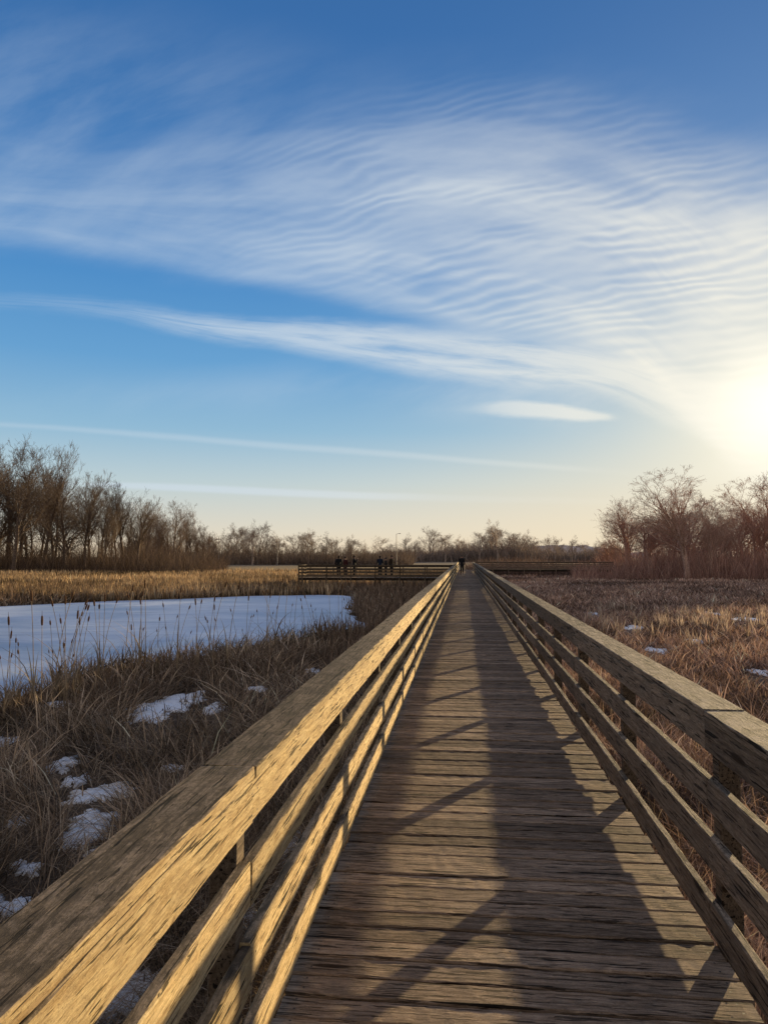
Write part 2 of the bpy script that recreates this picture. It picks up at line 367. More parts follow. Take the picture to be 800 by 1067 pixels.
for f in bm.faces:
    if f.normal.z < 0: f.normal_flip()
me = bpy.data.meshes.new('frozen_pond'); bm.to_mesh(me); bm.free()
m, n, out = newmat('pond_ice'); o = n.n.new('ShaderNodeTexCoord').outputs['Object']
f1 = n.noise(n.vm('MULTIPLY', o, (.12,.22,1)), 1, 6, .6, .4); f2 = n.noise(n.vm('MULTIPLY', o, (1.2,3.2,1)), 1, 6, .65); f3 = n.noise(n.vm('MULTIPLY', o, (.3,1.6,1)), 1, 6, .65, 1.0)
c = n.ramp(f1, [(.36,(.40,.49,.62)),(.5,(.56,.64,.76)),(.64,(.72,.79,.88))]); c = n.mix(n.m('MULTIPLY', n.mr(f2,.5,.75), .35), c, (.80,.84,.90)); c = n.mix(n.m('MULTIPLY', n.mr(f3,.52,.64), .5), c, (.34,.42,.54))
pbr(n, out, c, n.mr(f1,.3,.7,.45,.75), .35, f2, .12, .02)
obj('frozen_pond', me, m, kind='structure')
# ------------------------------------------------------------ ground sheet
def axis_pts(lo, hi, d0, g):
    r = [0.0]; s_ = d0
    while r[-1] < hi: r.append(r[-1]+s_); s_ *= g
    q = [0.0]; s_ = d0
    while q[-1] > lo: q.append(q[-1]-s_); s_ *= g
    return np.array(sorted(set(q+r)))
gx = axis_pts(-4000, 4000, .12, 1.032); gy = axis_pts(-300, 5000, .12, 1.032)
X, Y = np.meshgrid(gx, gy); xf, yf = X.ravel(), Y.ravel()
ip = inpoly(xf, yf, PP)
zz = np.array([noise.noise(Vector((a*.9, b*.9, 0)))*.05+noise.noise(Vector((a*3.1, b*3.1, 2)))*.03 if abs(a) < 60 and abs(b) < 90 else 0 for a, b in zip(xf, yf)])
zz = np.where(ip, -.08, zz)+GZ
nx, ny = len(gx), len(gy); idx = np.arange(nx*ny).reshape(ny, nx)
fc = np.stack([idx[:-1,:-1], idx[:-1,1:], idx[1:,1:], idx[1:,:-1]], -1).reshape(-1,4)
me = bpy.data.meshes.new('ground'); me.from_pydata(np.stack([xf,yf,zz],1).tolist(), [], fc.tolist()); smooth(me)
m, n, out = newmat('marsh_ground'); o = n.n.new('ShaderNodeTexCoord').outputs['Object']; ox, oy, oz = n.sep(o)
f1 = n.noise(o, 1.3, 8, .68); f2 = n.noise(n.vm('MULTIPLY', o, (.05,.12,1)), 1, 5, .6); f3 = n.noise(o, 14, 5, .7)
c = n.ramp(f1, [(.3,(.065,.046,.033)),(.5,(.13,.095,.068)),(.7,(.22,.165,.115))])
gold = n.m('MULTIPLY', n.mr(oy, 34, 44), n.mr(n.m('ADD', ox, n.m('MULTIPLY', f2, 6)), -1, 1, 1.0, 0.0))
c = n.mix(gold, c, n.ramp(f2, [(.3,(.20,.135,.07)),(.6,(.34,.24,.12))]))
mv = n.m('MULTIPLY', n.mr(oy, 12, 30), n.mr(ox, 1, 3)); c = n.mix(n.m('MULTIPLY', mv, .85), c, n.ramp(f2, [(.3,(.26,.165,.125)),(.6,(.36,.245,.185))]))
c = n.mix(n.mr(oy, 130, 300), c, (.15,.11,.08))
pbr(n, out, c, .95, .1, f3, .8, .03); obj('ground', me, m, kind='structure')
# ------------------------------------------------------------ snow
snow_px = [(165,738,22,7),(188,729,15,5),(150,748,15,5),(205,724,10,3),(222,738,9,5),(118,824,18,7),(96,832,17,7),(88,874,22,12),(104,860,14,9),(64,799,11,5),(80,814,10,6),(12,945,20,9),(130,1035,30,22),(100,1058,22,12),(300,886,12,11),(327,700,9,3),(266,719,9,3),
           (310,735,8,3),(18,860,10,5),(4,775,10,4),(660,655,9,2),(778,645,11,2),(684,678,9,2.5),(742,640,6,1.5),(722,668,7,1.5),(790,700,10,2.5),(40,1000,18,9),(250,960,14,12),(600,650,6,1.5),(240,790,9,4),(150,905,14,6),(210,860,10,5),(60,735,9,3),(30,905,12,6),(640,690,8,2.5),(700,740,9,3),(770,770,11,4),(616,640,5,1.2),(20,1040,16,9),(180,800,8,3)]
frag = []
for (px, py, rx, ry) in snow_px:
    if rx >= 8:
        frag.append((px, py, rx*.66, ry*.66))
        for _ in range(7):
            an = random.uniform(0,6.28); q = random.uniform(.5,1.2); s_ = random.uniform(.15,.42); frag.append((px+math.cos(an)*rx*q, py+math.sin(an)*ry*q, rx*s_, ry*s_))
    else: frag.append((px, py, rx*.9, ry*.9))
snow = []; bm = bmesh.new()
for (px, py, rx, ry) in frag:
    c0 = ground(px, py); D = c0.y; a = rx*D/FPX*1.3; b = ry/(py-HZ)*D*1.35
    snow.append((c0.x, c0.y, a, b)); rings = []
    sd_ = random.random()*50; lift = random.uniform(-.004,.012)
    for fr, hz in ((1.0,-.03),(.96,.012),(.6,.024),(.25,.03)):
        ring = []
        for k in range(40):
            an = k/40*math.tau; q = 1+noise.noise(Vector((math.cos(an)*1.8+sd_, math.sin(an)*1.8, sd_)))*1.1+noise.noise(Vector((math.cos(an)*5+sd_, math.sin(an)*5, sd_)))*1.0+noise.noise(Vector((math.cos(an)*13+sd_, math.sin(an)*13, sd_)))*.5; q = max(.15, q)
            x_, y_ = c0.x+math.cos(an)*a*fr*q, c0.y+math.sin(an)*b*fr*q
            gz = noise.noise(Vector((x_*.9, y_*.9, 0)))*.05
            ring.append(bm.verts.new((x_, y_, GZ+lift+hz+gz+noise.noise(Vector((x_*9, y_*9, 3)))*.012)))
        rings.append(ring)
    for r0, r1 in zip(rings[:-1], rings[1:]):
        for k in range(40): bm.faces.new((r0[k], r0[(k+1)%40], r1[(k+1)%40], r1[k]))
    bm.faces.new(rings[-1])
me = bpy.data.meshes.new('snow_patches'); bm.to_mesh(me); bm.free(); smooth(me)
m, n, out = newmat('old_snow'); o = n.n.new('ShaderNodeTexCoord').outputs['Object']; f = n.noise(o, 9, 6, .65)
pbr(n, out, n.ramp(f, [(.3,(.88,.89,.91)),(.6,(.95,.955,.965))]), .6, .3, f, .3, .02); obj('snow_patches', me, m, kind='stuff')
# ------------------------------------------------------------ blades
def blades(name, P, h, wd, lean, pal, mat, curl=.3, dirs=None, kind='stuff', shade=None, dark=.5):
    n = len(P); an = rng.uniform(0, 2*np.pi, n) if dirs is None else dirs
    d = np.stack([np.cos(an), np.sin(an)], 1); pr = an+np.pi/2+rng.normal(0,.7,n); wv_ = np.stack([np.cos(pr), np.sin(pr)], 1)
    V = np.zeros((n,5,3)); b2 = curl*rng.uniform(.2,1.2,n)
    for k, (s_, ww) in enumerate(((0,1),(.55,.8))):
        off = h*(lean*s_+b2*s_*s_); zc = h*np.sqrt(np.maximum(.04, 1-np.minimum(lean,.98)**2))*s_*(1-.35*b2*s_)
        for j, sg in enumerate((-1,1)):
            V[:,k*2+j,0] = P[:,0]+d[:,0]*off+wv_[:,0]*wd*.5*ww*sg
            V[:,k*2+j,1] = P[:,1]+d[:,1]*off+wv_[:,1]*wd*.5*ww*sg
            V[:,k*2+j,2] = P[:,2]+zc
    off = h*(lean+b2); zc = h*np.sqrt(np.maximum(.04, 1-np.minimum(lean,.98)**2))*(1-.35*b2)
    V[:,4,0] = P[:,0]+d[:,0]*off; V[:,4,1] = P[:,1]+d[:,1]*off; V[:,4,2] = P[:,2]+zc
    me = bpy.data.meshes.new(name); me.vertices.add(n*5); me.vertices.foreach_set('co', V.ravel())
    base = (np.arange(n)*5)[:,None]; L = np.concatenate([base+0, base+1, base+3, base+2, base+2, base+3, base+4], 1).ravel().astype(np.int32)
    me.loops.add(n*7); me.loops.foreach_set('vertex_index', L)
    me.polygons.add(n*2); st = np.stack([np.arange(n)*7, np.arange(n)*7+4], 1).ravel().astype(np.int32); me.polygons.foreach_set('loop_start', st)
    me.update(calc_edges=True); me.validate()
    pal = np.array(pal); ci = rng.integers(0, len(pal), n); cc = pal[ci]*rng.uniform(.65,1.3,(n,1))
    if shade is not None: cc = cc*shade[:,None]
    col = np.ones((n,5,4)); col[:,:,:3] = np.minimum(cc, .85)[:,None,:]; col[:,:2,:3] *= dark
    a = me.color_attributes.new('Col', 'FLOAT_COLOR', 'POINT'); a.data.foreach_set('color', col.ravel())
    return obj(name, me, mat, kind=kind)
def keepmask(x, y, snowk=.07):
    k = ~inpoly(x, y, PP)
    k &= ~((x > -1.0) & (x < 1.38) & (y < 98)); k &= ~((x > -13.6) & (x < 0) & (y > 59.8) & (y < 63.3))
    for (sx, sy, a, b) in snow:
        k &= ~((((x-sx)/a)**2+((y-sy)/b)**2 < .95) & (rng.random(len(x)) > snowk))
    return k
def frontlow(x, y):
    f = np.ones(len(x))
    for (sx, sy, a, b) in snow:
        r = math.hypot(sx, sy); ux, uy = sx/r, sy/r
        al = (x-sx)*ux+(y-sy)*uy; ac = np.abs(-(x-sx)*uy+(y-sy)*ux); L = b+.32*r*.34
        f = np.where((al < b) & (al > -L) & (ac < a), np.minimum(f, .2+.7*rng.random(len(x))**3.5), f)
    return f
def sector(n, r0, r1, a0, a1):
    r = np.exp(rng.uniform(np.log(r0), np.log(r1), n)); a = np.radians(rng.uniform(a0, a1, n))
    return r*np.sin(a), r*np.cos(a)
def fnoise(x, y, s_, z=0): return np.array([noise.noise(Vector((a*s_, b*s_, z))) for a, b in zip(x, y)])
TAN = [(.38,.275,.18),(.315,.225,.145),(.21,.148,.096),(.13,.092,.062),(.52,.395,.27),(.26,.183,.12)]
ROSE = [(.42,.28,.205),(.345,.225,.165),(.255,.165,.12),(.16,.104,.078),(.56,.40,.30),(.30,.195,.142)]
nt = 25000; tx, ty = sector(nt, 1.3, 62, -52, 42)
tn = fnoise(tx, ty, .45, 3); tn2 = fnoise(tx, ty, 1.6, 8); per = 12
bx = np.repeat(tx, per); by = np.repeat(ty, per); rr = np.repeat(np.hypot(tx, ty), per); tnr = np.repeat(tn, per); tn2r = np.repeat(tn2, per); dirn = np.repeat(fnoise(tx, ty, .35, 31)*9+rng.normal(0,.6,nt), per)
sp = np.minimum(.12+.014*rr, .55); bx = bx+rng.normal(0,1,len(bx))*sp; by = by+rng.normal(0,1,len(by))*sp
k = keepmask(bx, by); bx, by, rr, tnr, tn2r, dirn = bx[k], by[k], rr[k], tnr[k], tn2r[k], dirn[k]; n_ = len(bx)
h = rng.uniform(.22,.60,n_)*(1+.5*tnr+.5*tn2r)*np.where(bx > 0, .75, 1)*frontlow(bx, by); lean = np.clip(np.abs(rng.normal(.70,.32,n_)), 0, .985)
P = np.stack([bx, by, np.full(n_, GZ-.01)+rng.uniform(0,.10,n_)*np.clip(1+tn2r*1.5,0,2)], 1); wdt = np.maximum(.006, .00125*rr)*rng.uniform(.5,1.5,n_); dd_ = dirn+rng.normal(0,.8,n_); sh_ = np.clip(.93+tnr*1.3+tn2r*1.1,.28,1.8)
for nm, sel, pal_ in (('left_marsh_grass', bx < 0, TAN), ('right_marsh_grass', bx >= 0, ROSE)):
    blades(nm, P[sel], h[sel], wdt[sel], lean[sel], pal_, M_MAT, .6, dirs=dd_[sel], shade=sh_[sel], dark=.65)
# sparse upright straws over the mat
nn = 14000; tx, ty = sector(nn, 2.5, 60, -50, 42); rr = np.hypot(tx, ty); tn = fnoise(tx, ty, .3, 19)
k = keepmask(tx, ty, .0) & (tn > -.12); tx, ty, rr, tn = tx[k], ty[k], rr[k], tn[k]; n_ = len(tx)
blades('upright_straws', np.stack([tx,ty,np.full(n_,GZ-.03)],1), rng.uniform(.35,.8,n_)*np.where(tx > 0, .75, 1)*frontlow(tx,ty), np.maximum(.004,.0009*rr)*rng.uniform(.5,1.2,n_), np.abs(rng.normal(.2,.2,n_)),
       [(.38,.28,.19),(.30,.215,.145),(.22,.155,.105),(.50,.39,.28)], M_BLADE, .3)
# taller reeds between pond and boardwalk and along the shore
nn = 30000; tx, ty = sector(nn, 13, 62, -48, 3); rr = np.hypot(tx, ty); tn = fnoise(tx, ty, .22, 9)
k = keepmask(tx, ty, .02) & ((tn > -.1) | (rr > 30)); tx, ty, rr, tn = tx[k], ty[k], rr[k], tn[k]; n_ = len(tx)
blades('tall_marsh_reeds', np.stack([tx,ty,np.full(n_,GZ-.03)],1), rng.uniform(.4,.95,n_)*np.clip((rr-8)/14,.45,1.15), np.maximum(.007,.0012*rr)*rng.uniform(.6,1.3,n_), np.abs(rng.normal(.15,.16,n_)),
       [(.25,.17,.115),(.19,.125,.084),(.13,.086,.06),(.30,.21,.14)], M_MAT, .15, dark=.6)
# golden field beyond the pond
nn = 60000; D = rng.uniform(0,1,nn)**1.6*75+41; pxs = rng.uniform(-330, 470, nn)
uu = np.interp(pxs, np.linspace(-330,470,40), [wx(p,1) for p in np.linspace(-330,470,40)]); gxx = uu*D; k = keepmask(gxx, D, .05) & ~((D < 62) & (gxx > -9)); gxx, D = gxx[k], D[k]; n_ = len(D); tn = fnoise(gxx, D, .08, 5); tnb = fnoise(gxx, D, .3, 25)
blades('golden_reed_field', np.stack([gxx, D, np.full(n_,GZ-.03)],1), rng.uniform(.5,1.0,n_)*(1+.4*tn), .0016*D*rng.uniform(.6,1.4,n_), np.abs(rng.normal(.12,.12,n_)),
       [(.46,.32,.18),(.38,.26,.148),(.29,.197,.115),(.52,.38,.225)], M_MAT, .2, shade=np.clip(.92+tn*1.4+tnb*1.0,.3,1.5))
# brown field on the right
nn = 100000; D = rng.uniform(0,1,nn)**1.3*112+9; pxs = rng.uniform(485, 980, nn)
uu = np.interp(pxs, np.linspace(485,980,40), [wx(p,1) for p in np.linspace(485,980,40)]); gxx = uu*D; k = keepmask(gxx, D, .03) & ~((gxx < 19.2) & (D > 97) & (D < 101)); gxx, D = gxx[k], D[k]; n_ = len(D); tn = fnoise(gxx, D, .13, 7); tnb = fnoise(gxx, D, .5, 17)
blades('brown_sedge_field', np.stack([gxx, D, np.full(n_,GZ-.03)],1), rng.uniform(.15,.42,n_)*(1+.4*tn+.4*tnb)*frontlow(gxx, D), np.maximum(.008,.0014*D)*rng.uniform(.6,1.4,n_), np.abs(rng.normal(.42,.28,n_)).clip(0,.97),
       [(.46,.30,.22),(.375,.24,.175),(.285,.18,.132),(.57,.40,.30)], M_MAT, .4, shade=np.clip(1+tn*1.1+tnb*1.0,.35,1.6), dark=.7)
# pale reed tufts on the right
tc_ = [(ground(random.uniform(600,850), random.uniform(622,680))) for _ in range(60)]+[ground(random.uniform(685,760), random.uniform(640,658)) for _ in range(22)]
cx = np.repeat([p.x for p in tc_], 18); cy = np.repeat([p.y for p in tc_], 18); sp = .005*cy; cx = cx+rng.normal(0,1,len(cx))*sp*.6; cy = cy+rng.normal(0,1,len(cy))*sp
k = keepmask(cx, cy, 0); cx, cy = cx[k], cy[k]; n_ = len(cx)
blades('pale_reed_tufts', np.stack([cx,cy,np.full(n_,GZ-.03)],1), rng.uniform(.3,.7,n_), .0010*cy*rng.uniform(.6,1.3,n_), np.abs(rng.normal(.12,.14,n_)), [(.68,.54,.40),(.56,.43,.32),(.46,.34,.25)], M_BLADE, .2)
# ------------------------------------------------------------ trees
def tube(segs, sides, name):
    V=[]; F=[]
    for (p, q, ra, rb) in segs:
        d = (q-p).normalized(); t = d.orthogonal().normalized(); u = d.cross(t); b = len(V)
        for (c_, r_) in ((p, ra), (q, rb)):
            for k in range(sides):
                an = k/sides*math.tau; V.append(c_+t*math.cos(an)*r_+u*math.sin(an)*r_)
        for k in range(sides): F.append((b+k, b+(k+1)%sides, b+sides+(k+1)%sides, b+sides+k))
    me = bpy.data.meshes.new(name); me.from_pydata([tuple(v) for v in V], [], F); smooth(me); return me
def grow(seed, H=15.0, nch=(13,7,5,2), spread=.8, thin=.012, upw=.12, low=.22, trunk=.86):
    rd = random.Random(seed); tr=[]; cr=[]
    def br(p, d, L, r, lev):
        n = (7,5,3,2,1)[lev]; pts=[(p,r)]
        for i in range(n):
            d = (d+Vector((rd.gauss(0,1),rd.gauss(0,1),rd.gauss(0,1)))*(.07 if lev==0 else .15)+Vector((0,0,upw))).normalized()
            q = p+d*L/n; r2 = max(thin, r*(1-.75*(i+1)/n) if lev else r*(1-.8*(i+1)/n))
            (tr if lev==0 else cr).append((p,q,pts[-1][1],r2)); pts.append((q,r2)); p = q
        if lev < len(nch):
            for c_ in range(nch[lev]):
                t = rd.uniform(low if lev==0 else .2, 1.0); i = min(int(t*n), n-1); f_ = t*n-i
                a = pts[i][0].lerp(pts[i+1][0], f_); ra = pts[i][1]*(1-f_)+pts[i+1][1]*f_
                dd = (pts[i+1][0]-pts[i][0]).normalized(); pe = dd.orthogonal().normalized(); pe.rotate(Matrix.Rotation(rd.uniform(0,math.tau),3,dd))
                ang = rd.uniform(.5,1.0)*spread; nd = (dd*math.cos(ang)+pe*math.sin(ang)).normalized()
                LL = (L*rd.uniform(.38,.62)*(1.15-.6*t)) if lev==0 else L*rd.uniform(.4,.7)*(1.1-.4*t)
                br(a, nd, LL, max(thin, ra*.6), lev+1)
    br(Vector((0,0,-.3)), Vector((rd.gauss(0,.05),rd.gauss(0,.05),1)).normalized(), H*trunk, H*.018, 0)
    return tr, cr
M_BARK = plain('bark_brown', (.125,.088,.064), .9); M_BARK_W = plain('bark_warm_hazed', (.42,.235,.17), .9); M_BARK_M = plain('bark_middle', (.20,.145,.11), .9); M_BARK_F = plain('bark_far_hazed', (.33,.25,.20), .9); M_BARK_P = plain('bark_pale_hazed', (.52,.34,.25), .9)  # warm, far and pale barks brightened: haze painted into their colour
protos = []
for i, (nch, spd, th, up, lo_, tk) in enumerate([((14,8,5,3),.85,.009,.10,.28,.82),((13,8,6,3),1.0,.009,.07,.25,.74),((15,8,5,3),.75,.009,.13,.3,.84),((12,8,6,3),1.1,.010,.05,.3,.74),((14,7,5,3),.65,.009,.17,.3,.88),
                                 ((14,7,5,2),.9,.014,.1,.2,.78),((15,6,5,2),.8,.014,.12,.2,.8),((12,7,5,2),1.1,.014,.06,.25,.7)]):
    tr, cr = grow(100+i, 15, nch, spd, th, up, lo_, tk)
    protos.append((tube(tr, 8, 'trunk'), tube(cr, 3, 'crown')))
    for me in protos[-1]: me.materials.append(M_BARK)
def put_tree(pi, x, y, hgt, label, group, mat, wide=1.0):
    t = thing('bare_tree', label, 'tree', (x,y,GZ), random.uniform(0,6.28), group); s_ = hgt/15; t.scale = (s_*wide,s_*wide,s_)
    for nm, me in zip(('trunk','crown'), protos[pi]):
        o = obj(nm, me, None, t); o.material_slots[0].link = 'OBJECT'; o.material_slots[0].material = mat
def topy(px):
    return float(np.interp(px, [-200,0,30,60,80,110,130,150,180,200,230,260,300,340,370,390,420,450,480,520,545,560,600,620,635,655,685,715,740,770,800,1000],
                               [452,460,470,492,500,508,513,526,529,538,548,545,548,552,556,562,559,553,549,550,553,558,562,560,545,524,508,492,498,500,492,488]))
def hof(px, D, k=1.0): return ((HZ-topy(px))*k)/FPX*D+2.6
put_tree(3, wx(14,100), 100, hof(10,100,1.1), 'tallest leafless tree at the far left edge, spreading limbs above the thicket', None, M_BARK, 1.0)
put_tree(1, wx(716,86), 86, hof(715,86,1.12), 'wide crowned bare tree rising highest from the thicket on the right', None, M_BARK_P, 1.5)
put_tree(0, wx(652,96), 96, hof(655,96), 'reddish bare tree at the left end of the right hand thicket', None, M_BARK_W, 1.1)
put_tree(7, wx(263,230), 230, hof(262,230,1.15), 'round crowned bare tree standing above the low woodland left of centre', None, M_BARK_F, 1.3)
G1 = 'bare trees of the left woodland'; L1 = 'brown leafless tree crowded into the dense wood at the far left'
for i in range(50):
    px = -130+i*5.6+random.uniform(-3,3); D = random.uniform(104,135); put_tree(random.choice((0,1,2,3,4)), wx(px,D), D, hof(px,D)*random.uniform(.7,1.12), L1, G1, M_BARK, random.uniform(.85,1.1))
G2 = 'bare trees of the middle left treeline'; L2 = 'small grey brown bare tree in the treeline past the golden reeds'
for i in range(15):
    px = 142+i*5.2+random.uniform(-3,3); D = random.uniform(145,175); put_tree(random.choice((0,1,2,4)), wx(px,D), D, hof(px,D)*random.uniform(.7,1.12), L2, G2, M_BARK_M, 1.0)
for i in range(32):
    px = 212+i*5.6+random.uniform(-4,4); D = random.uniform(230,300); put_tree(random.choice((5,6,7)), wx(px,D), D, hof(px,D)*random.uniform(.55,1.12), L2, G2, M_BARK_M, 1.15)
G3 = 'distant bare trees past the end of the boardwalk'; L3 = 'tiny distant bare tree on the skyline beyond the end of the boardwalk'
for i in range(42):
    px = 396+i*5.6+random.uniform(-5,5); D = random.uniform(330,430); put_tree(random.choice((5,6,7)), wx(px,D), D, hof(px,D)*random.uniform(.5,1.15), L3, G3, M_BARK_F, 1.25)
G4 = 'bare trees of the right thicket'; L4 = 'warm brown leafless tree among the sun hazed thicket on the right'
for i in range(38):
    px = 628+i*7.2+random.uniform(-5,5); D = random.uniform(88,125); put_tree(random.choice((0,1,1,2,3)), wx(px,D), D, hof(px,D)*random.uniform(.5,1.0), L4, G4, random.choice((M_BARK_W,M_BARK_W,M_BARK_P)), 1.3)
def thicket(name, n, px0, px1, d0, d1, hk, wk, pal, mat=M_TWIGS, pw=1.7, add=2.2, flat=None):
    ps = np.linspace(px0, px1, 60); pxs = rng.uniform(px0, px1, n); D = rng.uniform(d0, d1, n)
    x = np.interp(pxs, ps, [wx(p,1) for p in ps])*D; hh = np.interp(pxs, ps, [(HZ-topy(p)) for p in ps])/FPX*D*hk+add
    if flat: hh = np.full(n, flat)
    hn = 1+fnoise(x, D, 5.0/(d0*.2), 2)*.6+fnoise(x, D, 1.6/(d0*.2), 12)*.7
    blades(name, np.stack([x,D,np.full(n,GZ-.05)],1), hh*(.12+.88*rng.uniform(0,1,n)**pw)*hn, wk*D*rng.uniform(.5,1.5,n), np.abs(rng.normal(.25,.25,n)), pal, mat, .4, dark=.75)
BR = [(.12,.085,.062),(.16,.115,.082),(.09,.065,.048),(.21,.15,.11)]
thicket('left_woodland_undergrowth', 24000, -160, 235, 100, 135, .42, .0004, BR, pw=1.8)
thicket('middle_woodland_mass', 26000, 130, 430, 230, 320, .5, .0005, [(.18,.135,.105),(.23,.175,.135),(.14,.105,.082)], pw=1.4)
thicket('far_woodland_mass', 30000, 380, 650, 380, 480, .52, .0006, [(.30,.235,.19),(.36,.285,.23),(.24,.185,.15)], pw=1.3)  # palette lightened, distance haze put into the colour
thicket('right_thicket', 30000, 596, 930, 84, 130, .46, .0004, [(.42,.235,.175),(.50,.295,.225),(.32,.18,.135),(.56,.36,.27)], pw=1.9, add=1.6)  # warm palette brightened in place of sun haze
thicket('marsh_edge_scrub', 12000, 486, 650, 103, 125, .5, .0005, [(.24,.165,.125),(.30,.21,.16),(.18,.12,.092)], pw=1.0, flat=2.3)
# distant hill, haze put into its base colour
bm = bmesh.new(); prev = None
for i in range(60):
    px = 470+i*5; D = 1500; t = i/59; hh = 2+ (math.sin(min(1,t*1.25)*math.pi)**1.2 if t < .8 else 0)*24+noise.noise(Vector((i*.4,0,0)))*6
    a = bm.verts.new((wx(px,D), D, GZ-5)); b = bm.verts.new((wx(px,D), D+60, GZ+max(1,hh))); c_ = bm.verts.new((wx(px,D), D+500, GZ-5))
    if prev: bm.faces.new((prev[0],a,b,prev[1])); bm.faces.new((prev[1],b,c_,prev[2]))
    prev = (a,b,c_)
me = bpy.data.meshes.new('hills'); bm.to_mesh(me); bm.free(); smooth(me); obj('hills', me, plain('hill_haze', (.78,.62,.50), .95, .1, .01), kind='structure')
# ------------------------------------------------------------ poles
M_POLE = plain('pole_metal', (.24,.21,.19), .6)
def pole(px, D, hgt, label, cat, lamp=True):
    t = thing('street_lamp' if lamp else 'utility_pole', label, cat, (wx(px,D), D, GZ))
    obj('pole', tube([(Vector((0,0,0)), Vector((0,0,hgt*.5)), .12, .10),(Vector((0,0,hgt*.5)), Vector((0,0,hgt)), .10, .07)], 8, 'pole'), M_POLE, t)
    if lamp:
        obj('arm', tube([(Vector((0,0,hgt-.1)), Vector((.5,0,hgt+.1)), .05, .05),(Vector((.5,0,hgt+.1)), Vector((.8,0,hgt+.1)), .05, .04)], 6, 'arm'), M_POLE, t)
        obj('lamp_head', tube([(Vector((.7,0,hgt+.08)), Vector((1.0,0,hgt+.1)), .06, .12),(Vector((1.0,0,hgt+.1)), Vector((1.3,0,hgt+.06)), .12, .04)], 8, 'lamp_head'), M_POLE, t)
    else:
        obj('crossarm', tube([(Vector((-.9,0,hgt-.6)), Vector((.9,0,hgt-.6)), .07, .07)], 6, 'crossarm'), M_POLE, t)
pole(413, 225, 9.5, 'slender street lamp standing alone in the gap of the central treeline', 'street lamp')
pole(289, 215, 7.5, 'utility pole in front of the treeline left of the platform', 'pole', False)
pole(228, 200, 8.0, 'utility pole at the near end of the low treeline, leftmost of the poles', 'pole', False)
# ------------------------------------------------------------ cattails
M_STEM = plain('cattail_stem', (.28,.20,.12), .8); M_HEAD = plain('cattail_head', (.12,.065,.035), .95, .1, 60); M_LEAF = plain('cattail_leaf', (.30,.225,.14), .85)
cprot = []
for i in range(5):
    rd = random.Random(40+i); H = 1.75; bend = Vector((rd.uniform(-.16,.16), rd.uniform(-.16,.16), 0)); p = Vector((0,0,0)); sg=[]; pts=[p]
    for k in range(5):
        t = (k+1)/5; q = Vector((bend.x*t*t*1.6, bend.y*t*t*1.6, H*t)); sg.append((p,q,.006-.0006*k,.006-.0006*(k+1))); p = q; pts.append(q)
    stem = tube(sg, 5, 'stem'); d = (pts[-1]-pts[-2]).normalized(); a = pts[-1]-d*.10; L = rd.uniform(.11,.18)
    head = tube([(a,a+d*.02,.005,.012),(a+d*.02,a+d*L*.5,.012,.014),(a+d*L*.5,a+d*(L-.02),.014,.012),(a+d*(L-.02),a+d*L,.012,.004),(a+d*L,a+d*(L+.08),.003,.0015)], 8, 'seed_head')
    lv = []
    for j in range(3):
        an = rd.uniform(0,6.28); ln = rd.uniform(.9,1.4); ld = Vector((math.cos(an),math.sin(an),0)); pe = Vector((-ld.y,ld.x,0)); V=[]; F=[]; k2 = rd.uniform(.25,.7)
        for k in range(7):
            t = k/6; c_ = ld*(t*.12+t**3*k2*ln*.8)+Vector((0,0,ln*t*(1-.35*k2*t*t))); w_ = .009*(1-t**2)+.0008; V += [tuple(c_-pe*w_), tuple(c_+pe*w_)]
            if k: b = k*2; F.append((b-2,b-1,b+1,b))
        me = bpy.data.meshes.new('leaf'); me.from_pydata(V,[],F); lv.append(me)
    for me, mm in ((stem,M_STEM),(head,M_HEAD),*((l_,M_LEAF) for l_ in lv)): me.materials.append(mm)
    cprot.append((stem, head, lv))
def cattail(x, y, s_, label, group, fat=1.0):
    pr = random.choice(cprot); t = thing('cattail', label, 'cattail', (x,y,GZ), random.uniform(0,6.28), group); t.scale = (s_*fat,s_*fat,s_)
    obj('stem', pr[0], None, t); obj('seed_head', pr[1], None, t)
    for l_ in pr[2]: obj('leaf', l_, None, t)
near = [(-20,746),(10,738),(30,730),(55,722),(62,724),(75,716),(95,708),(120,700),(150,696),(175,694),(200,692),(225,688),(250,682),(275,678),(300,672),(330,668),(350,664),(372,662)]
for i in range(90):
    t = random.random()**.9; q = t*(len(near)-1); a = int(min(q, len(near)-2)); f_ = q-a
    px = near[a][0]*(1-f_)+near[a+1][0]*f_+random.uniform(-8,8); py = near[a][1]*(1-f_)+near[a+1][1]*f_+abs(random.gauss(0,9))+1
    p = ground(px, py); cattail(p.x, p.y, random.uniform(.5,1.15), 'thin dry cattail stalk standing along the near shore of the frozen pond', 'cattails on the near pond shore', 1.35)
for i in range(22):
    p = ground(random.uniform(640,770), random.uniform(640,662)); cattail(p.x, p.y, random.uniform(.45,.7), 'pale cattail stalk rising from the brown sedge right of the boardwalk', 'cattails in the right hand field', 1.6)
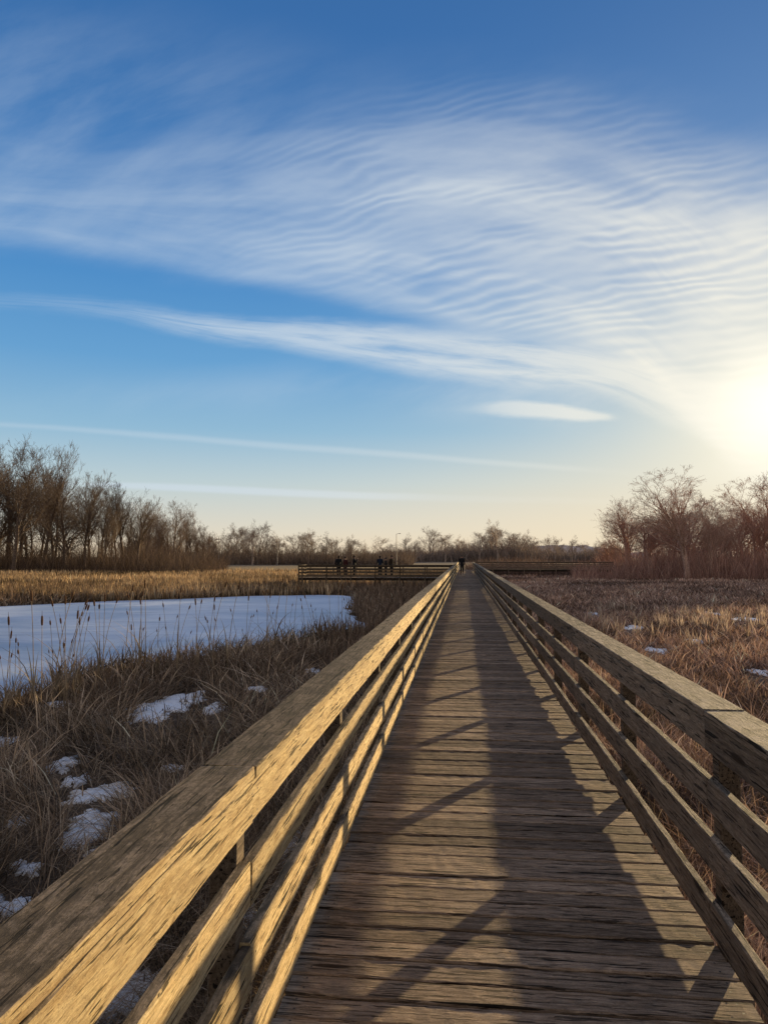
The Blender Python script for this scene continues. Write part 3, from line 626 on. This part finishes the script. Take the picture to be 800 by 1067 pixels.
# ------------------------------------------------------------ people
def capsule(bm, p, q, r1, r2, seg=12, flat=1.0):
    p, q = Vector(p), Vector(q); d = q-p; L = d.length
    d = d.normalized() if L > 1e-6 else Vector((0,0,1)); t = d.orthogonal().normalized() if abs(d.z) < .9 else Vector((1,0,0)); t = (t-d*t.dot(d)).normalized(); u = d.cross(t)
    rings=[]
    for k in range(1,4): an = -math.pi/2+k*math.pi/8; rings.append((p+d*math.sin(an)*r1, math.cos(an)*r1))
    rings += [(p, r1), (q, r2)]
    for k in range(1,4): an = k*math.pi/8; rings.append((q+d*math.sin(an)*r2, math.cos(an)*r2))
    vs=[]
    for c_, r_ in rings:
        vs.append([bm.verts.new(c_+t*math.cos(j/seg*math.tau)*r_+u*math.sin(j/seg*math.tau)*r_*flat) for j in range(seg)])
    a = bm.verts.new(p-d*r1); b = bm.verts.new(q+d*r2)
    for j in range(seg):
        k = (j+1)%seg; bm.faces.new((a, vs[0][k], vs[0][j])); bm.faces.new((b, vs[-1][j], vs[-1][k]))
        for r0, r1_ in zip(vs[:-1], vs[1:]): bm.faces.new((r0[j], r0[k], r1_[k], r1_[j]))
def fused(name, bm, mat, parent, vox):
    bmesh.ops.recalc_face_normals(bm, faces=bm.faces[:]); me = bpy.data.meshes.new(name); bm.to_mesh(me); bm.free()
    o = obj(name, me, mat, parent); r = o.modifiers.new('remesh','REMESH'); r.mode = 'VOXEL'; r.voxel_size = vox; r.use_smooth_shade = True
    s_ = o.modifiers.new('smooth','SMOOTH'); s_.iterations = 2; s_.factor = .4; return o
M_SKIN = plain('skin', (.42,.26,.19), .6, .3, 20, .1); M_SHOE = plain('shoe_leather', (.03,.025,.02), .6); M_EYE = plain('eye_dark', (.02,.015,.01), .3)
def person(loc, rotz, label, jc, tc_, hc, H=1.72, stride=0.0, arms='down', hat=False, bend=0.0):
    t = thing('person', label, 'person', loc, rotz); s_ = H/1.72; t.scale = (s_,)*3
    jm = plain('jacket_cloth', jc, .85, .2, 30, .2); tm = plain('trouser_cloth', tc_, .9, .2, 30, .2); hm = plain('hair_or_hat', hc, .8, .2, 40, .25)
    J = {}; by_ = bend
    for sg in (-1,1):
        st = stride*sg; J[sg] = dict(hip=(sg*.09,0,.92), knee=(sg*.095, st*.22+abs(stride)*.05, .49), ank=(sg*.09, st*.34, .085+ (max(0,-st)*.10)), toe=(sg*.11, st*.34+.15, .035+max(0,-st)*.02))
        sh = Vector((sg*.185, by_*.9, 1.40))
        if arms == 'rail': el = sh+Vector((sg*.04,.12,-.24)); wr = el+Vector((-sg*.03,.24,-.06))
        elif arms == 'pocket': el = sh+Vector((sg*.09,-.07,-.28)); wr = el+Vector((-sg*.08,.14,-.17))
        elif arms == 'face': el = sh+Vector((sg*.06,.14,-.22)); wr = el+Vector((-sg*.13,.12,.22))
        else: el = sh+Vector((sg*.05,-.02-st*.10,-.28)); wr = el+Vector((sg*.01,.06-st*.14,-.24))
        J[sg].update(sh=sh, el=el, wr=wr)
    neck = Vector((0, by_, 1.45)); hd = Vector((0, by_+.02, 1.60))
    b = bmesh.new()
    capsule(b,(0,0,.95),(0,by_*.5,1.15),.135,.12,16,.75); capsule(b,(0,by_*.5,1.15),(0,by_*.9,1.34),.12,.14,16,.72); capsule(b,(-.12,by_*.9,1.38),(.12,by_*.9,1.38),.075,.075)
    capsule(b,neck-Vector((0,0,.06)),hd,.06,.05); capsule(b,hd+Vector((0,-.012,.03)),hd+Vector((0,.012,.0)),.088,.08,16); capsule(b,hd+Vector((0,.03,-.03)),hd+Vector((0,.045,-.075)),.06,.035)
    capsule(b,hd+Vector((0,.085,.01)),hd+Vector((0,.108,-.022)),.012,.015)
    capsule(b,hd+Vector((0,.083,-.055)),hd+Vector((0,.086,-.057)),.016,.014)
    for sg in (-1,1):
        j = J[sg]; capsule(b,hd+Vector((sg*.088,-.005,.02)),hd+Vector((sg*.09,-.008,-.02)),.018,.013)
        capsule(b,j['hip'],j['knee'],.085,.06); capsule(b,j['knee'],j['ank'],.058,.036); capsule(b,j['ank'],j['toe'],.04,.035)
        capsule(b,j['sh'],j['el'],.052,.04); capsule(b,j['el'],j['wr'],.04,.026)
        d = (j['wr']-j['el']).normalized(); pe = Vector((sg,0,0)); pe = (pe-d*pe.dot(d)).normalized(); sd2 = d.cross(pe)
        pa = j['wr']+d*.05; capsule(b,j['wr'],pa+d*.03,.026,.032,12,.6)
        for q, ln in ((-.027,.055),(-.009,.07),(.009,.075),(.027,.065)):
            a0 = pa+d*.045+sd2*q; m0 = a0+d*ln*.5; capsule(b,a0,m0,.0085,.008,8); capsule(b,m0,m0+(d*.8-pe*.5).normalized()*ln*.5,.008,.007,8)
        th = pa-sd2*.03; capsule(b,th,th+(d*.7-sd2*.7)*.055,.010,.008,8)
    fused('body', b, M_SKIN, t, .009)
    b = bmesh.new(); capsule(b,(0,0,.86),(0,by_*.5,1.15),.172,.150,16,.78); capsule(b,(0,by_*.5,1.15),(0,by_*.9,1.35),.152,.165,16,.76); capsule(b,(-.14,by_*.9,1.385),(.14,by_*.9,1.385),.09,.09); capsule(b,neck+Vector((0,-.01,-.06)),neck+Vector((0,-.01,0)),.085,.075)
    for sg in (-1,1): j = J[sg]; capsule(b,j['sh'],j['el'],.075,.06); capsule(b,j['el'],j['wr'],.06,.042)
    fused('jacket', b, jm, t, .014)
    b = bmesh.new()
    capsule(b,(-.05,0,.93),(.05,0,.93),.14,.14,14,.8)
    for sg in (-1,1): j = J[sg]; capsule(b,j['hip'],j['knee'],.105,.078); capsule(b,j['knee'],j['ank'],.075,.056)
    fused('trousers', b, tm, t, .014)
    for sg in (-1,1):
        j = J[sg]; b = bmesh.new(); a0 = Vector(j['ank'])-Vector((0,.05,.03)); capsule(b,a0,j['toe'],.05,.043,12,.9); capsule(b,j['ank'],Vector(j['ank'])-Vector((0,0,.03)),.05,.05); fused('shoe', b, M_SHOE, t, .012)
    b = bmesh.new(); capsule(b,hd+Vector((0,-.03,.045)),hd+Vector((0,.012,.055)),.098,.085,14)
    if hat: capsule(b,hd+Vector((0,-.01,.09)),hd+Vector((0,-.01,.13)),.08,.05); 
    else: capsule(b,hd+Vector((0,-.05,.0)),hd+Vector((0,-.06,-.06)),.07,.05)
    fused('knit_hat' if hat else 'hair', b, hm, t, .012)
    for sg in (-1,1):
        me = bpy.data.meshes.new('eye'); b = bmesh.new(); bmesh.ops.create_uvsphere(b, u_segments=8, v_segments=6, radius=.012); b.to_mesh(me); b.free(); o = obj('eye', me, M_EYE, t); o.location = hd+Vector((sg*.032,.083,.012))
person((wx(481,72), 72, 0), math.pi, 'person in dark clothes walking alone far down the middle of the boardwalk', (.012,.012,.015), (.015,.015,.018), (.02,.015,.01), 1.80, .8)
def X61(px, Y=61.4): return wx(px, Y)
person((X61(353,62.4),62.4,0), .3, 'leftmost visitor on the side platform, dark coat, facing away', (.012,.012,.015), (.015,.015,.018), (.02,.013,.01), 1.76, .15, 'pocket')
person((X61(360,61.6),61.6,0), 2.6, 'visitor in a maroon jacket second from the left on the side platform', (.05,.014,.014), (.015,.015,.02), (.02,.013,.01), 1.66, .1, 'down', True)
person((X61(369,62.2),62.2,0), -1.4, 'visitor in black raising both hands to the face on the side platform', (.01,.01,.012), (.015,.015,.015), (.02,.013,.01), 1.78, .1, 'face')
person((X61(396,62.5),62.5,0), .1, 'visitor in a navy jacket leaning on the far platform railing', (.012,.018,.035), (.02,.018,.015), (.02,.013,.01), 1.76, .1, 'rail', False, .1)
person((X61(402,61.8),61.8,0), 1.5, 'shorter visitor with a dark knit hat among the right hand platform group', (.02,.016,.014), (.015,.015,.02), (.015,.015,.02), 1.60, .2, 'pocket', True)
person((X61(408,62.2),62.2,0), -2.2, 'rightmost visitor on the side platform, brown jacket, turned to the others', (.04,.026,.016), (.012,.012,.015), (.02,.013,.01), 1.78, .15, 'down')
